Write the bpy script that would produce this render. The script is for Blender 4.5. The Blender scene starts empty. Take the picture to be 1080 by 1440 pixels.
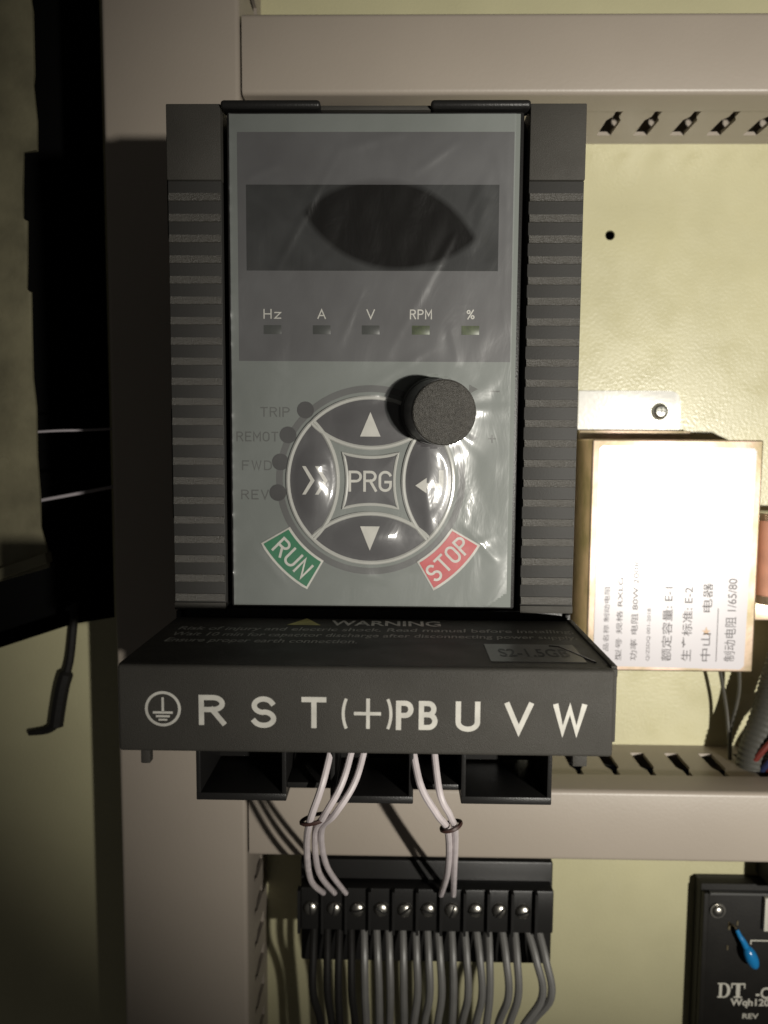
import bpy, bmesh, math, random
from mathutils import Vector, Matrix, noise

random.seed(7)
sc = bpy.context.scene
COL = sc.collection

# ------------------------------------------------------------------ camera
cam_d = bpy.data.cameras.new("camera")
cam = bpy.data.objects.new("camera", cam_d)
COL.objects.link(cam)
RX = Vector((0.99981504, 0.01810854, 0.00647807))
DN = Vector((0.00806433, -0.08894395, -0.99600399))
FW = Vector((-0.01746, 0.99587201, -0.08907353))
cm = Matrix((RX, -DN, -FW)).transposed().to_4x4()
cm.translation = Vector((0.00702301, -0.385, -0.023332))
cam.matrix_world = cm
cam_d.sensor_fit = 'VERTICAL'
cam_d.sensor_height = 24.0
cam_d.lens = 24.0 * 1100 / 1440
cam_d.clip_start = 0.01
cam_d.clip_end = 20
cam_d.dof.use_dof = True
cam_d.dof.focus_distance = 0.222
cam_d.dof.aperture_fstop = cam_d.lens / 1.5
sc.camera = cam

# ------------------------------------------------------------------ light
world = bpy.data.worlds.new("World")
sc.world = world
world.use_nodes = True
bg = world.node_tree.nodes["Background"]
bg.inputs[0].default_value = (1.0, 0.95, 0.87, 1)
bg.inputs[1].default_value = 0.028

lamp_d = bpy.data.lights.new("torch", 'SPOT')
lamp_d.energy = 35
lamp_d.color = (1.0, 0.955, 0.865)
lamp_d.spot_size = math.radians(51)
lamp_d.spot_blend = 1.0
lamp_d.shadow_soft_size = 0.012
lamp = bpy.data.objects.new("torch", lamp_d)
COL.objects.link(lamp)
lamp.location = (0.36, -0.80, -0.112)
aim = Vector((0.15, 0.0, -0.035)) - lamp.location
lamp.rotation_euler = aim.to_track_quat('-Z', 'Y').to_euler()

sc.view_settings.view_transform = 'Standard'
sc.view_settings.look = 'None'
sc.view_settings.exposure = 0
sc.view_settings.gamma = 1

# ------------------------------------------------------------------ materials
def mat(name, col, rough=0.5, metal=0.0, spec=0.5, bump=0.0, bscale=1500, var=0.0, vscale=60,
        rvar=0.0, coat=0.0, detail=2.0, tint=None):
    m = bpy.data.materials.new(name)
    m.use_nodes = True
    nt = m.node_tree
    b = nt.nodes["Principled BSDF"]
    b.inputs["Base Color"].default_value = (*col, 1)
    b.inputs["Roughness"].default_value = rough
    b.inputs["Metallic"].default_value = metal
    b.inputs["Specular IOR Level"].default_value = spec
    if coat:
        b.inputs["Coat Weight"].default_value = coat
        b.inputs["Coat Roughness"].default_value = 0.1
    tc = nt.nodes.new("ShaderNodeTexCoord")
    if var > 0:
        n = nt.nodes.new("ShaderNodeTexNoise")
        n.inputs["Scale"].default_value = vscale
        n.inputs["Detail"].default_value = 5
        nt.links.new(tc.outputs["Object"], n.inputs["Vector"])
        r = nt.nodes.new("ShaderNodeValToRGB")
        r.color_ramp.elements[0].position = 0.3
        r.color_ramp.elements[1].position = 0.7
        c2 = tint if tint else col
        r.color_ramp.elements[0].color = (*[c * (1 - var) for c in col], 1)
        r.color_ramp.elements[1].color = (*[min(1, c * (1 + var)) for c in c2], 1)
        nt.links.new(n.outputs["Fac"], r.inputs["Fac"])
        nt.links.new(r.outputs["Color"], b.inputs["Base Color"])
    if rvar > 0:
        n3 = nt.nodes.new("ShaderNodeTexNoise")
        n3.inputs["Scale"].default_value = vscale * 2.3
        n3.inputs["Detail"].default_value = 4
        nt.links.new(tc.outputs["Object"], n3.inputs["Vector"])
        mr = nt.nodes.new("ShaderNodeMapRange")
        mr.inputs["From Min"].default_value = 0.3
        mr.inputs["From Max"].default_value = 0.7
        mr.inputs["To Min"].default_value = max(0.03, rough - rvar)
        mr.inputs["To Max"].default_value = min(1, rough + rvar)
        nt.links.new(n3.outputs["Fac"], mr.inputs["Value"])
        nt.links.new(mr.outputs["Result"], b.inputs["Roughness"])
    if bump > 0:
        n2 = nt.nodes.new("ShaderNodeTexNoise")
        n2.inputs["Scale"].default_value = bscale
        n2.inputs["Detail"].default_value = detail
        nt.links.new(tc.outputs["Object"], n2.inputs["Vector"])
        bp = nt.nodes.new("ShaderNodeBump")
        bp.inputs["Strength"].default_value = bump
        bp.inputs["Distance"].default_value = 0.0004
        nt.links.new(n2.outputs["Fac"], bp.inputs["Height"])
        nt.links.new(bp.outputs["Normal"], b.inputs["Normal"])
    return m

M = {}
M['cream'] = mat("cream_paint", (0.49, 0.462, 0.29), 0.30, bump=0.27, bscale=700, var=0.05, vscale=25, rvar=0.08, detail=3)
M['deep_shade'] = mat("deep_shade_black", (0.004, 0.004, 0.004), 0.95, spec=0.05)  # near-black colour stands in for deep shadow at the left
M['duct'] = mat("duct_plastic", (0.325, 0.282, 0.236), 0.42, bump=0.12, bscale=900, var=0.04, vscale=18)
M['black'] = mat("black_plastic", (0.050, 0.047, 0.041), 0.58, spec=0.25, bump=0.42, bscale=5200, var=0.12, vscale=50, rvar=0.08)
M['rib'] = mat("rib_plastic", (0.062, 0.058, 0.050), 0.42, spec=0.75, bump=0.8, bscale=4200, var=0.08, vscale=300)
M['groove'] = mat("groove_plastic", (0.034, 0.033, 0.031), 0.62, spec=0.3, bump=0.15, bscale=2400)
M['dark'] = mat("deep_black_plastic", (0.014, 0.0135, 0.013), 0.38, spec=0.3, bump=0.2, bscale=2500)
M['keypad'] = mat("keypad_grey", (0.166, 0.180, 0.168), 0.65, spec=0.25, bump=0.05, bscale=800, var=0.05, vscale=25)
M['header'] = mat("header_grey", (0.068, 0.066, 0.068), 0.45, var=0.06, vscale=30)
M['window'] = mat("display_window", (0.008, 0.0075, 0.007), 0.15, var=0.15, vscale=40)
M['ind'] = mat("indicator_dark", (0.032, 0.034, 0.030), 0.35)
M['indg'] = mat("indicator_green", (0.045, 0.060, 0.018), 0.4, var=0.45, vscale=500)
M['print'] = mat("pale_print", (0.48, 0.47, 0.43), 0.55, var=0.08, vscale=300)
M['white'] = mat("white_print", (0.55, 0.535, 0.485), 0.6, var=0.1, vscale=400)
M['grey_print'] = mat("grey_print", (0.07, 0.072, 0.066), 0.6)
M['dot'] = mat("dark_dot", (0.03, 0.028, 0.028), 0.5)
M['brown'] = mat("brown_tie", (0.05, 0.022, 0.018), 0.5)
M['warn'] = mat("warning_print", (0.50, 0.48, 0.44), 0.6, var=0.35, vscale=700)
M['warn2'] = mat("warning_small_print", (0.34, 0.33, 0.30), 0.6, var=0.35, vscale=700)
M['warny'] = mat("warning_yellow", (0.45, 0.41, 0.15), 0.6, var=0.2, vscale=300)
M['button'] = mat("button_grey", (0.060, 0.057, 0.060), 0.3, bump=0.05, bscale=600)
M['rim'] = mat("clear_rim", (0.42, 0.42, 0.39), 0.2, spec=0.8)
M['ring'] = mat("ring_grey", (0.082, 0.082, 0.080), 0.5)
M['green'] = mat("run_green", (0.01, 0.145, 0.062), 0.4, var=0.08, vscale=120)
M['red'] = mat("stop_red", (0.44, 0.055, 0.06), 0.4, var=0.08, vscale=120)
M['knob'] = mat("knob_rubber", (0.046, 0.043, 0.037), 0.48, spec=0.5, bump=1.0, bscale=3000, detail=4, var=0.25, vscale=900)
M['knob_shade'] = mat("knob_side_shade", (0.018, 0.017, 0.017), 0.5)  # darker copy for the unlit knob side, shade put into the colour
M['steel'] = mat("steel", (0.55, 0.53, 0.48), 0.3, metal=1.0, bump=0.2, bscale=500)
M['zinc'] = mat("yellow_zinc", (0.74, 0.62, 0.38), 0.46, metal=1.0, bump=0.12, bscale=500, var=0.3, vscale=75, tint=(0.72, 0.55, 0.45))
M['label'] = mat("label_film", (0.53, 0.505, 0.53), 0.27, spec=0.7)
M['tabm'] = mat("bright_zinc", (0.90, 0.89, 0.84), 0.36, metal=0.25, bump=0.3, bscale=500)
M['darksteel'] = mat("dark_steel", (0.30, 0.30, 0.27), 0.34, metal=1.0, bump=0.3, bscale=500)
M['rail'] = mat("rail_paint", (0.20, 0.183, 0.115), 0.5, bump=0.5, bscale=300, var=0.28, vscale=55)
M['ink'] = mat("label_ink", (0.15, 0.14, 0.145), 0.6)
M['inkp'] = mat("label_ink_orange", (0.60, 0.42, 0.28), 0.6)
M['pwire'] = mat("pale_wire", (0.36, 0.33, 0.35), 0.45)
M['wwire'] = mat("white_wire", (0.60, 0.54, 0.55), 0.4, var=0.1, vscale=200)
M['bwire'] = mat("dark_wire", (0.05, 0.046, 0.035), 0.45)
M['gwire'] = mat("grey_wire", (0.14, 0.137, 0.13), 0.42, var=0.1, vscale=100)
M['redw'] = mat("red_wire", (0.12, 0.02, 0.015), 0.4)
M['bluew'] = mat("blue_wire", (0.015, 0.022, 0.06), 0.4)
M['sleeve'] = mat("sleeve", (0.055, 0.054, 0.046), 0.5, bump=0.3, bscale=500)
M['salmon'] = mat("salmon", (0.78, 0.42, 0.30), 0.4, var=0.12, vscale=120)
M['pcb'] = mat("black_pcb", (0.010, 0.009, 0.0075), 0.55, spec=0.2, bump=0.15, bscale=700, var=0.2, vscale=100)
M['silk'] = mat("silkscreen", (0.55, 0.53, 0.46), 0.6)
M['blue'] = mat("blue_epoxy", (0.012, 0.19, 0.46), 0.22, spec=0.6)
M['gold'] = mat("solder", (0.5, 0.42, 0.26), 0.35, metal=1.0)
M['tape'] = mat("black_tape", (0.012, 0.011, 0.010), 0.65, spec=0.25, bump=0.5, bscale=300)
M['sticker'] = mat("foil_sticker", (0.17, 0.165, 0.15), 0.35, var=0.12, vscale=200)

def film_material():
    m = bpy.data.materials.new("protective_film")
    m.use_nodes = True
    nt = m.node_tree
    nt.nodes.clear()
    N = nt.nodes.new
    L = nt.links.new
    out = N("ShaderNodeOutputMaterial")
    tr = N("ShaderNodeBsdfTransparent")
    gl = N("ShaderNodeBsdfGlossy")
    gl.inputs["Roughness"].default_value = 0.12
    df = N("ShaderNodeBsdfDiffuse")
    df.inputs["Color"].default_value = (0.80, 0.83, 0.84, 1)
    tc = N("ShaderNodeTexCoord")
    # fine wrinkles in the film
    mp = N("ShaderNodeMapping")
    mp.inputs["Scale"].default_value = (1.0, 1.0, 0.45)
    mp.inputs["Rotation"].default_value = (0, 0.6, 0)
    L(tc.outputs["Object"], mp.inputs["Vector"])
    n1 = N("ShaderNodeTexNoise")
    n1.inputs["Scale"].default_value = 110
    n1.inputs["Detail"].default_value = 4
    n1.inputs["Distortion"].default_value = 0.8
    L(mp.outputs["Vector"], n1.inputs["Vector"])
    bp = N("ShaderNodeBump")
    bp.inputs["Strength"].default_value = 0.25
    bp.inputs["Distance"].default_value = 0.0016
    L(n1.outputs["Fac"], bp.inputs["Height"])
    L(bp.outputs["Normal"], gl.inputs["Normal"])
    fr = N("ShaderNodeFresnel")
    ge = N("ShaderNodeNewGeometry")
    io = N("ShaderNodeMapRange")          # a thin sheet: the same reflectance from either side
    io.inputs["To Min"].default_value = 1.5
    io.inputs["To Max"].default_value = 1 / 1.5
    L(ge.outputs["Backfacing"], io.inputs["Value"])
    L(io.outputs["Result"], fr.inputs["IOR"])
    fm = N("ShaderNodeMath"); fm.operation = 'MULTIPLY'; fm.inputs[1].default_value = 1.1
    L(fr.outputs["Fac"], fm.inputs[0])
    # milky where the film stands off, clear where it sticks to the window (two overlapping discs)
    sep = N("ShaderNodeSeparateXYZ")
    L(tc.outputs["Object"], sep.inputs["Vector"])
    def disc(cx, cz, r, name):
        a = N("ShaderNodeMath"); a.operation = 'SUBTRACT'; a.inputs[1].default_value = cx; L(sep.outputs["X"], a.inputs[0])
        b = N("ShaderNodeMath"); b.operation = 'SUBTRACT'; b.inputs[1].default_value = cz; L(sep.outputs["Z"], b.inputs[0])
        a2 = N("ShaderNodeMath"); a2.operation = 'POWER'; a2.inputs[1].default_value = 2; L(a.outputs[0], a2.inputs[0])
        b2 = N("ShaderNodeMath"); b2.operation = 'POWER'; b2.inputs[1].default_value = 2; L(b.outputs[0], b2.inputs[0])
        s = N("ShaderNodeMath"); s.operation = 'ADD'; L(a2.outputs[0], s.inputs[0]); L(b2.outputs[0], s.inputs[1])
        q = N("ShaderNodeMath"); q.operation = 'SQRT'; L(s.outputs[0], q.inputs[0])
        w = N("ShaderNodeMapRange")
        w.inputs["From Min"].default_value = r - 0.0009
        w.inputs["From Max"].default_value = r + 0.0009
        w.inputs["To Min"].default_value = 1
        w.inputs["To Max"].default_value = 0
        L(q.outputs[0], w.inputs["Value"])
        return w.outputs["Result"]
    d1 = disc(0.0015, 0.1288, 0.0300, "a")
    d2 = disc(0.0070, 0.1660, 0.0313, "b")
    mu = N("ShaderNodeMath"); mu.operation = 'MULTIPLY'; L(d1, mu.inputs[0]); L(d2, mu.inputs[1])
    n2 = N("ShaderNodeTexNoise")
    n2.inputs["Scale"].default_value = 45
    n2.inputs["Detail"].default_value = 4
    L(tc.outputs["Object"], n2.inputs["Vector"])
    hz = N("ShaderNodeMapRange")
    hz.inputs["From Min"].default_value = 0.3
    hz.inputs["From Max"].default_value = 0.7
    hz.inputs["To Min"].default_value = 0.025
    hz.inputs["To Max"].default_value = 0.065
    L(n2.outputs["Fac"], hz.inputs["Value"])
    inv = N("ShaderNodeMath"); inv.operation = 'SUBTRACT'; inv.inputs[0].default_value = 1; L(mu.outputs[0], inv.inputs[1])
    hh = N("ShaderNodeMath"); hh.operation = 'MULTIPLY'; L(hz.outputs["Result"], hh.inputs[0]); L(inv.outputs[0], hh.inputs[1])
    m1 = N("ShaderNodeMixShader"); L(hh.outputs[0], m1.inputs[0]); L(tr.outputs[0], m1.inputs[1]); L(df.outputs[0], m1.inputs[2])
    m2 = N("ShaderNodeMixShader"); L(fm.outputs[0], m2.inputs[0]); L(m1.outputs[0], m2.inputs[1]); L(gl.outputs[0], m2.inputs[2])
    # soft sheen of the scuffed film
    gs = N("ShaderNodeBsdfGlossy"); gs.inputs["Roughness"].default_value = 0.36
    L(bp.outputs["Normal"], gs.inputs["Normal"])
    m3 = N("ShaderNodeMixShader"); m3.inputs[0].default_value = 0.022
    L(m2.outputs[0], m3.inputs[1]); L(gs.outputs[0], m3.inputs[2])
    L(m3.outputs[0], out.inputs[0])
    return m
M['film'] = film_material()

# ------------------------------------------------------------------ mesh helpers (all numbers in millimetres, world axes)
ROOT = {}

class MB:
    def __init__(self):
        self.bm = bmesh.new()
    def _merge(self, b):
        me = bpy.data.meshes.new("tmp")
        b.to_mesh(me); b.free()
        self.bm.from_mesh(me)
        bpy.data.meshes.remove(me)
        return self
    def box(self, x0, x1, y0, y1, z0, z1, bev=0.0, seg=2):
        b = bmesh.new()
        bmesh.ops.create_cube(b, size=1)
        for v in b.verts:
            v.co = Vector((x0 + (v.co.x + .5) * (x1 - x0), y0 + (v.co.y + .5) * (y1 - y0), z0 + (v.co.z + .5) * (z1 - z0)))
        if bev:
            bmesh.ops.bevel(b, geom=b.edges[:], offset=bev, segments=seg, profile=0.5, affect='EDGES')
        return self._merge(b)
    def prism(self, poly, y0, y1, bev=0.0):
        """poly in (x, z) seen from the front; y0 is the face towards the viewer (smaller y)"""
        b = bmesh.new()
        f = [b.verts.new((x, y0, z)) for x, z in poly]
        r = [b.verts.new((x, y1, z)) for x, z in poly]
        n = len(poly)
        front = b.faces.new(f)
        b.faces.new(r[::-1])
        for i in range(n):
            b.faces.new((f[i], r[i], r[(i + 1) % n], f[(i + 1) % n]))
        if bev:
            bmesh.ops.bevel(b, geom=front.edges[:], offset=bev, segments=2, profile=0.5, affect='EDGES')
        bmesh.ops.recalc_face_normals(b, faces=b.faces[:])
        return self._merge(b)
    def dome(self, poly, c, y0, h, rings=6):
        """poly bulging towards the viewer by h at its centre c"""
        b = bmesh.new()
        prev = None
        n = len(poly)
        for k in range(rings):
            t = k / rings
            yy = y0 - h * (1 - (1 - t) ** 2)
            ring = [b.verts.new((c[0] + (x - c[0]) * (1 - t), yy, c[1] + (z - c[1]) * (1 - t))) for x, z in poly]
            if prev:
                for i in range(n):
                    b.faces.new((prev[i], prev[(i + 1) % n], ring[(i + 1) % n], ring[i]))
            prev = ring
        top = b.verts.new((c[0], y0 - h, c[1]))
        for i in range(n):
            b.faces.new((prev[i], prev[(i + 1) % n], top))
        bmesh.ops.recalc_face_normals(b, faces=b.faces[:])
        return self._merge(b)
    def cyl(self, p0, p1, r0, r1=None, seg=32, bev=0.0):
        r1 = r0 if r1 is None else r1
        p0 = Vector(p0); p1 = Vector(p1)
        b = bmesh.new()
        bmesh.ops.create_cone(b, cap_ends=True, segments=seg, radius1=r0, radius2=r1, depth=(p1 - p0).length)
        if bev:
            es = [e for e in b.edges if all(abs(abs(v.co.z) - (p1 - p0).length / 2) < 1e-6 for v in e.verts)
                  and e.verts[0].co.z > 0]
            bmesh.ops.bevel(b, geom=es, offset=bev, segments=3, profile=0.5, affect='EDGES')
        q = (p1 - p0).to_track_quat('Z', 'Y').to_matrix().to_4x4()
        q.translation = (p0 + p1) / 2
        bmesh.ops.transform(b, matrix=q, verts=b.verts[:])
        return self._merge(b)
    def ball(self, c, r, sx=1, sy=1, sz=1, rot=None):
        b = bmesh.new()
        bmesh.ops.create_uvsphere(b, u_segments=20, v_segments=12, radius=r)
        for v in b.verts:
            v.co = Vector((v.co.x * sx, v.co.y * sy, v.co.z * sz))
        if rot:
            bmesh.ops.transform(b, matrix=rot.to_4x4(), verts=b.verts[:])
        bmesh.ops.translate(b, vec=Vector(c), verts=b.verts[:])
        return self._merge(b)
    def tube(self, pts, r, seg=10, closed=False, wob=None):
        pts = [Vector(p) for p in pts]
        b = bmesh.new()
        n = len(pts)
        rings = []
        up = None
        for i, p in enumerate(pts):
            if closed:
                t = (pts[(i + 1) % n] - pts[i - 1]).normalized()
            else:
                t = (pts[min(i + 1, n - 1)] - pts[max(i - 1, 0)]).normalized()
            if up is None:
                up = t.orthogonal().normalized()
            up = (up - t * up.dot(t)).normalized()
            s = t.cross(up)
            rr = r[i] if isinstance(r, (list, tuple)) else r
            rings.append([b.verts.new(p + (up * math.cos(a) + s * math.sin(a)) * rr)
                          for a in [2 * math.pi * k / seg for k in range(seg)]])
        m = n if closed else n - 1
        for i in range(m):
            A = rings[i]; B = rings[(i + 1) % n]
            for k in range(seg):
                b.faces.new((A[k], A[(k + 1) % seg], B[(k + 1) % seg], B[k]))
        if not closed:
            b.faces.new(rings[0][::-1]); b.faces.new(rings[-1])
        bmesh.ops.recalc_face_normals(b, faces=b.faces[:])
        return self._merge(b)
    def build(self, name, material, parent=None, smooth=True, label=None):
        me = bpy.data.meshes.new(name)
        off = ROOT[parent.name] if parent else Vector((0, 0, 0))
        for v in self.bm.verts:
            v.co = (v.co - off) * 0.001
        self.bm.to_mesh(me); self.bm.free()
        return link(name, me, material, parent, smooth, label)

def link(name, me, material, parent=None, smooth=True, label=None):
    me.name = name
    o = bpy.data.objects.new(name, me)
    COL.objects.link(o)
    me.materials.clear()
    me.materials.append(M[material])
    if smooth:
        for p in me.polygons: p.use_smooth = True
        me.set_sharp_from_angle(angle=math.radians(35))
    if parent:
        o.parent = parent
        ROOT[o.name] = ROOT[parent.name]
    else:
        ROOT[o.name] = Vector((0, 0, 0))
    if label: o['label'] = label
    return o

def copy_part(src, dx, dz, parent, dy=0):
    c = src.copy()
    COL.objects.link(c)
    c.parent = parent
    c.location = src.location + Vector((dx, dy, dz)) * 0.001
    ROOT[c.name] = ROOT[parent.name]
    return c

def tag(o, label, cat, group=None):
    o['label'] = label; o['category'] = cat
    if group: o['group'] = group
    return o

def thing(name, loc, label, cat, group=None):
    o = bpy.data.objects.new(name, None)
    o.empty_display_size = 0.01
    COL.objects.link(o)
    o.location = Vector(loc) * 0.001
    ROOT[o.name] = Vector(loc)
    return tag(o, label, cat, group)

def structure(o):
    o['kind'] = 'structure'
    return o

def text_mesh(s, bold=0.0, spacing=1.0):
    cu = bpy.data.curves.new("lettering", 'FONT')
    cu.body = s
    cu.align_x = 'CENTER'; cu.align_y = 'CENTER'
    cu.offset = bold
    cu.space_character = spacing
    cu.resolution_u = 4
    ob = bpy.data.objects.new("lettering_source", cu)
    me = bpy.data.meshes.new_from_object(ob)
    bpy.data.objects.remove(ob); bpy.data.curves.remove(cu)
    xs = [v.co.x for v in me.vertices]; ys = [v.co.y for v in me.vertices]
    cx, cy = (min(xs) + max(xs)) / 2, (min(ys) + max(ys)) / 2
    w, h = max(xs) - min(xs), max(ys) - min(ys)
    return me, cx, cy, w, h

def lettering(s, c, size, y, material, parent, rot=0.0, bold=0.0, spacing=1.0, plane='front', name='lettering', skew=0.0):
    """size = (width, height) in mm (None keeps the aspect); c = (x, z) centre for 'front', (x, y) for 'top' (then y is the height z)"""
    me, cx, cy, w, h = text_mesh(s, bold, spacing)
    sx = size[0] / w if size[0] else size[1] / h
    sy = size[1] / h if size[1] else size[0] / w
    off = ROOT[parent.name]
    ca, sa = math.cos(rot), math.sin(rot)
    for v in me.vertices:
        a = (v.co.x - cx) * sx; b = (v.co.y - cy) * sy
        a += skew * b
        u = a * ca - b * sa; t = a * sa + b * ca
        if plane == 'front':
            p = Vector((c[0] + u, y, c[1] + t))
        else:
            p = Vector((c[0] + u, c[1] + t, y))
        v.co = (p - off) * 0.001
    return link(name, me, material, parent, smooth=False)

# even-width technical lettering: each glyph is a set of strokes in a box of height 1
def _ell(cx, cy, rx, ry, a0, a1, n=14):
    return [(cx + rx * math.cos(math.radians(a0 + (a1 - a0) * i / n)), cy + ry * math.sin(math.radians(a0 + (a1 - a0) * i / n))) for i in range(n + 1)]
def glyph(c):
    w = 0.56; m = w / 2
    if c == 'R': return [[(0, 0), (0, 1)], [(0, 1), (.30, 1)] + _ell(.30, .76, .24, .24, 90, -90)[1:] + [(0, .52)], [(.28, .52), (.56, 0)]]
    if c == 'P': return [[(0, 0), (0, 1)], [(0, 1), (.30, 1)] + _ell(.30, .75, .25, .25, 90, -90)[1:] + [(0, .5)]]
    if c == 'B': return [[(0, 0), (0, 1)], [(0, 1), (.28, 1)] + _ell(.28, .765, .22, .235, 90, -90)[1:] + [(0, .53)], [(.28, .53)] + _ell(.28, .265, .27, .265, 90, -90)[1:] + [(0, 0)]]
    if c == 'S': return [_ell(m, .745, .26, .255, 25, 180, 14) + _ell(m, .745, .26, .255, 180, 262, 6)[1:] + _ell(m, .255, .28, .255, 80, 0, 6) + _ell(m, .255, .28, .255, 0, -155, 14)[1:]]
    if c == 'T': return [[(0, 1), (w, 1)], [(m, .97), (m, 0)]]
    if c == 'U': return [[(0, 1), (0, .28)] + _ell(m, .28, m, .28, 180, 360)[1:] + [(w, 1)]]
    if c == 'V': return [[(0, 1), (.28, 0), (.56, 1)]]
    if c == 'W': return [[(0, 1), (.18, 0), (.36, .92), (.54, 0), (.72, 1)]]
    if c == 'G': return [_ell(m, .72, .27, .28, 25, 180) + [(.01, .28)] + _ell(m, .28, .27, .28, 180, 360)[1:] + [(.55, .46), (.30, .46)]]
    if c == 'O': return [_ell(m, .70, m, .30, 0, 180) + _ell(m, .30, m, .30, 180, 360) + [(w, .70)]]
    if c == 'D': return [[(0, 0), (0, 1)], [(0, 1), (.25, 1)] + _ell(.25, .65, .30, .35, 90, 0)[1:] + _ell(.25, .35, .30, .35, 0, -90) + [(0, 0)]]
    if c == 'N': return [[(0, 0), (0, 1), (.54, 0), (.54, 1)]]
    if c == 'H': return [[(0, 0), (0, 1)], [(.54, 0), (.54, 1)], [(0, .5), (.54, .5)]]
    if c == 'M': return [[(0, 0), (0, 1), (.32, .35), (.64, 1), (.64, 0)]]
    if c == 'A': return [[(0, 0), (.28, 1), (.56, 0)], [(.10, .33), (.46, .33)]]
    if c == 'E': return [[(.5, 1), (0, 1), (0, 0), (.5, 0)], [(0, .52), (.42, .52)]]
    if c == 'F': return [[(.5, 1), (0, 1), (0, 0)], [(0, .52), (.42, .52)]]
    if c == 'I': return [[(0, 0), (0, 1)]]
    if c == 'z': return [[(0, .66), (.44, .66), (0, 0), (.44, 0)]]
    if c == '%': return [[(.08, 0), (.52, 1)], _ell(.13, .80, .12, .17, 0, 360, 12), _ell(.47, .20, .12, .17, 0, 360, 12)]
    return []
def strokes(text, size, c, y, sw, material, parent, rot=0.0, gap=0.30, name='lettering'):
    """text centred at c = (x, z); size = (width or None, height); sw = stroke width, all mm"""
    sets = []; x = 0.0
    for ch in text:
        g = glyph(ch)
        gw = max(p[0] for st in g for p in st)
        for st in g: sets.append([(px + x, py) for px, py in st])
        x += gw + gap
    W = x - gap
    H = size[1] - sw
    sx = (size[0] - sw) / W if size[0] else H
    ca, sa = math.cos(rot), math.sin(rot)
    b = bmesh.new()
    for k, st in enumerate(sets):
        P = [Vector(((px - W / 2) * sx, (py - .5) * H)) for px, py in st]
        P = [p for i, p in enumerate(P) if i == 0 or (p - P[i - 1]).length > 1e-4]
        loop = (P[0] - P[-1]).length < 1e-3
        n = len(P)
        d = [(P[i + 1] - P[i]).normalized() for i in range(n - 1)]
        if not loop:
            P[0] = P[0] - d[0] * sw * .5; P[-1] = P[-1] + d[-1] * sw * .5
        A = []; B = []
        for i in range(n):
            t = (d[0] + d[-1]) if loop and i in (0, n - 1) else d[0] if i == 0 else d[-1] if i == n - 1 else (d[i - 1] + d[i])
            if t.length < .05: t = d[i]
            t = t.normalized()
            nn = Vector((-t.y, t.x))
            co = 1 if i in (0, n - 1) else max(.42, abs(nn.dot(Vector((-d[i].y, d[i].x)))))
            o = nn * (sw / 2 / co)
            for q, L in ((P[i] + o, A), (P[i] - o, B)):
                L.append(b.verts.new((c[0] + q.x * ca - q.y * sa, y - .004 * k, c[1] + q.x * sa + q.y * ca)))
        for i in range(n - 1):
            b.faces.new((A[i], B[i], B[i + 1], A[i + 1]))
    mm = MB(); mm._merge(b)
    return mm.build(name, material, parent, smooth=False)

def arc(cx, cz, r, a0, a1, n):
    return [(cx + r * math.cos(math.radians(a0 + (a1 - a0) * i / n)), cz + r * math.sin(math.radians(a0 + (a1 - a0) * i / n))) for i in range(n + 1)]

# ================================================================== SETTING
# mounting plate with two drilled holes
def plate():
    b = bmesh.new()
    X0, X1, Z0, Z1 = -330, 330, -420, 330
    holes = [(107.2, 75.5, 2.3)]
    es = []
    def loop(pts):
        vs = [b.verts.new((x, 0, z)) for x, z in pts]
        return [b.edges.new((vs[i], vs[(i + 1) % len(vs)])) for i in range(len(vs))]
    es += loop([(X0, Z0), (X1, Z0), (X1, Z1), (-135, Z1), (-135, -112.0), (-157, -116.0), (-200, -130.5), (X0, -160)])  # upper left cut away, the black behind stands in for shadow
    rims = []
    for x, z, r in holes:
        l = loop([(x + r * math.cos(2 * math.pi * k / 24), z + r * math.sin(2 * math.pi * k / 24)) for k in range(24)])
        rims.append(l); es += l
    bmesh.ops.triangle_fill(b, use_beauty=True, use_dissolve=False, edges=es, normal=(0, -1, 0))
    for l in rims:
        r = bmesh.ops.extrude_edge_only(b, edges=l)
        for v in [g for g in r['geom'] if isinstance(g, bmesh.types.BMVert)]:
            v.co.y = 2.0
    m = MB(); m._merge(b)
    return structure(m.build('mounting_plate', 'cream', smooth=False))
plate()
structure(MB().box(-330, 330, 28, 30, -420, 330).build('cabinet_back', 'deep_shade', smooth=False))  # deep shadow beside the tall duct is put into this sheet's colour

# painted cabinet rail standing forward of the plate, with an uneven edge
rail = thing('cabinet_rail', (-170, -60, -78), 'dim olive-cream cabinet rail with uneven edge at the far left', 'cabinet rail')
edge = [(-139.6, 200), (-139.8, 150), (-139.2, 146), (-139.4, 122), (-140.0, 118), (-138.9, 104), (-139.2, 92.5), (-144.8, 92.0), (-145.6, 78), (-146.0, 66), (-144.2, 65.2), (-144.6, 52),
        (-145.4, 38), (-143.6, 36.8), (-143.9, 20), (-144.0, 2), (-143.0, -10), (-143.4, -30), (-142.6, -47), (-142.8, -60), (-141.2, -66), (-139.4, -72), (-139.8, -77)]
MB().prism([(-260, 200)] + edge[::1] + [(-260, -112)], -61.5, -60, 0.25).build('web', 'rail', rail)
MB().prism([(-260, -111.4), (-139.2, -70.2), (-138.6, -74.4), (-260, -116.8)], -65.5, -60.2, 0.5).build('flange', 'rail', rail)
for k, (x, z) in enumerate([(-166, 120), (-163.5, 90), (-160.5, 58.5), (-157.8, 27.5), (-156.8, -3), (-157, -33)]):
    o = MB().cyl((x, -61.8, z), (x, -60.8, z), 2.6, 2.6, 20, 0.3).build('rivet', 'rail', rail)

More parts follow.
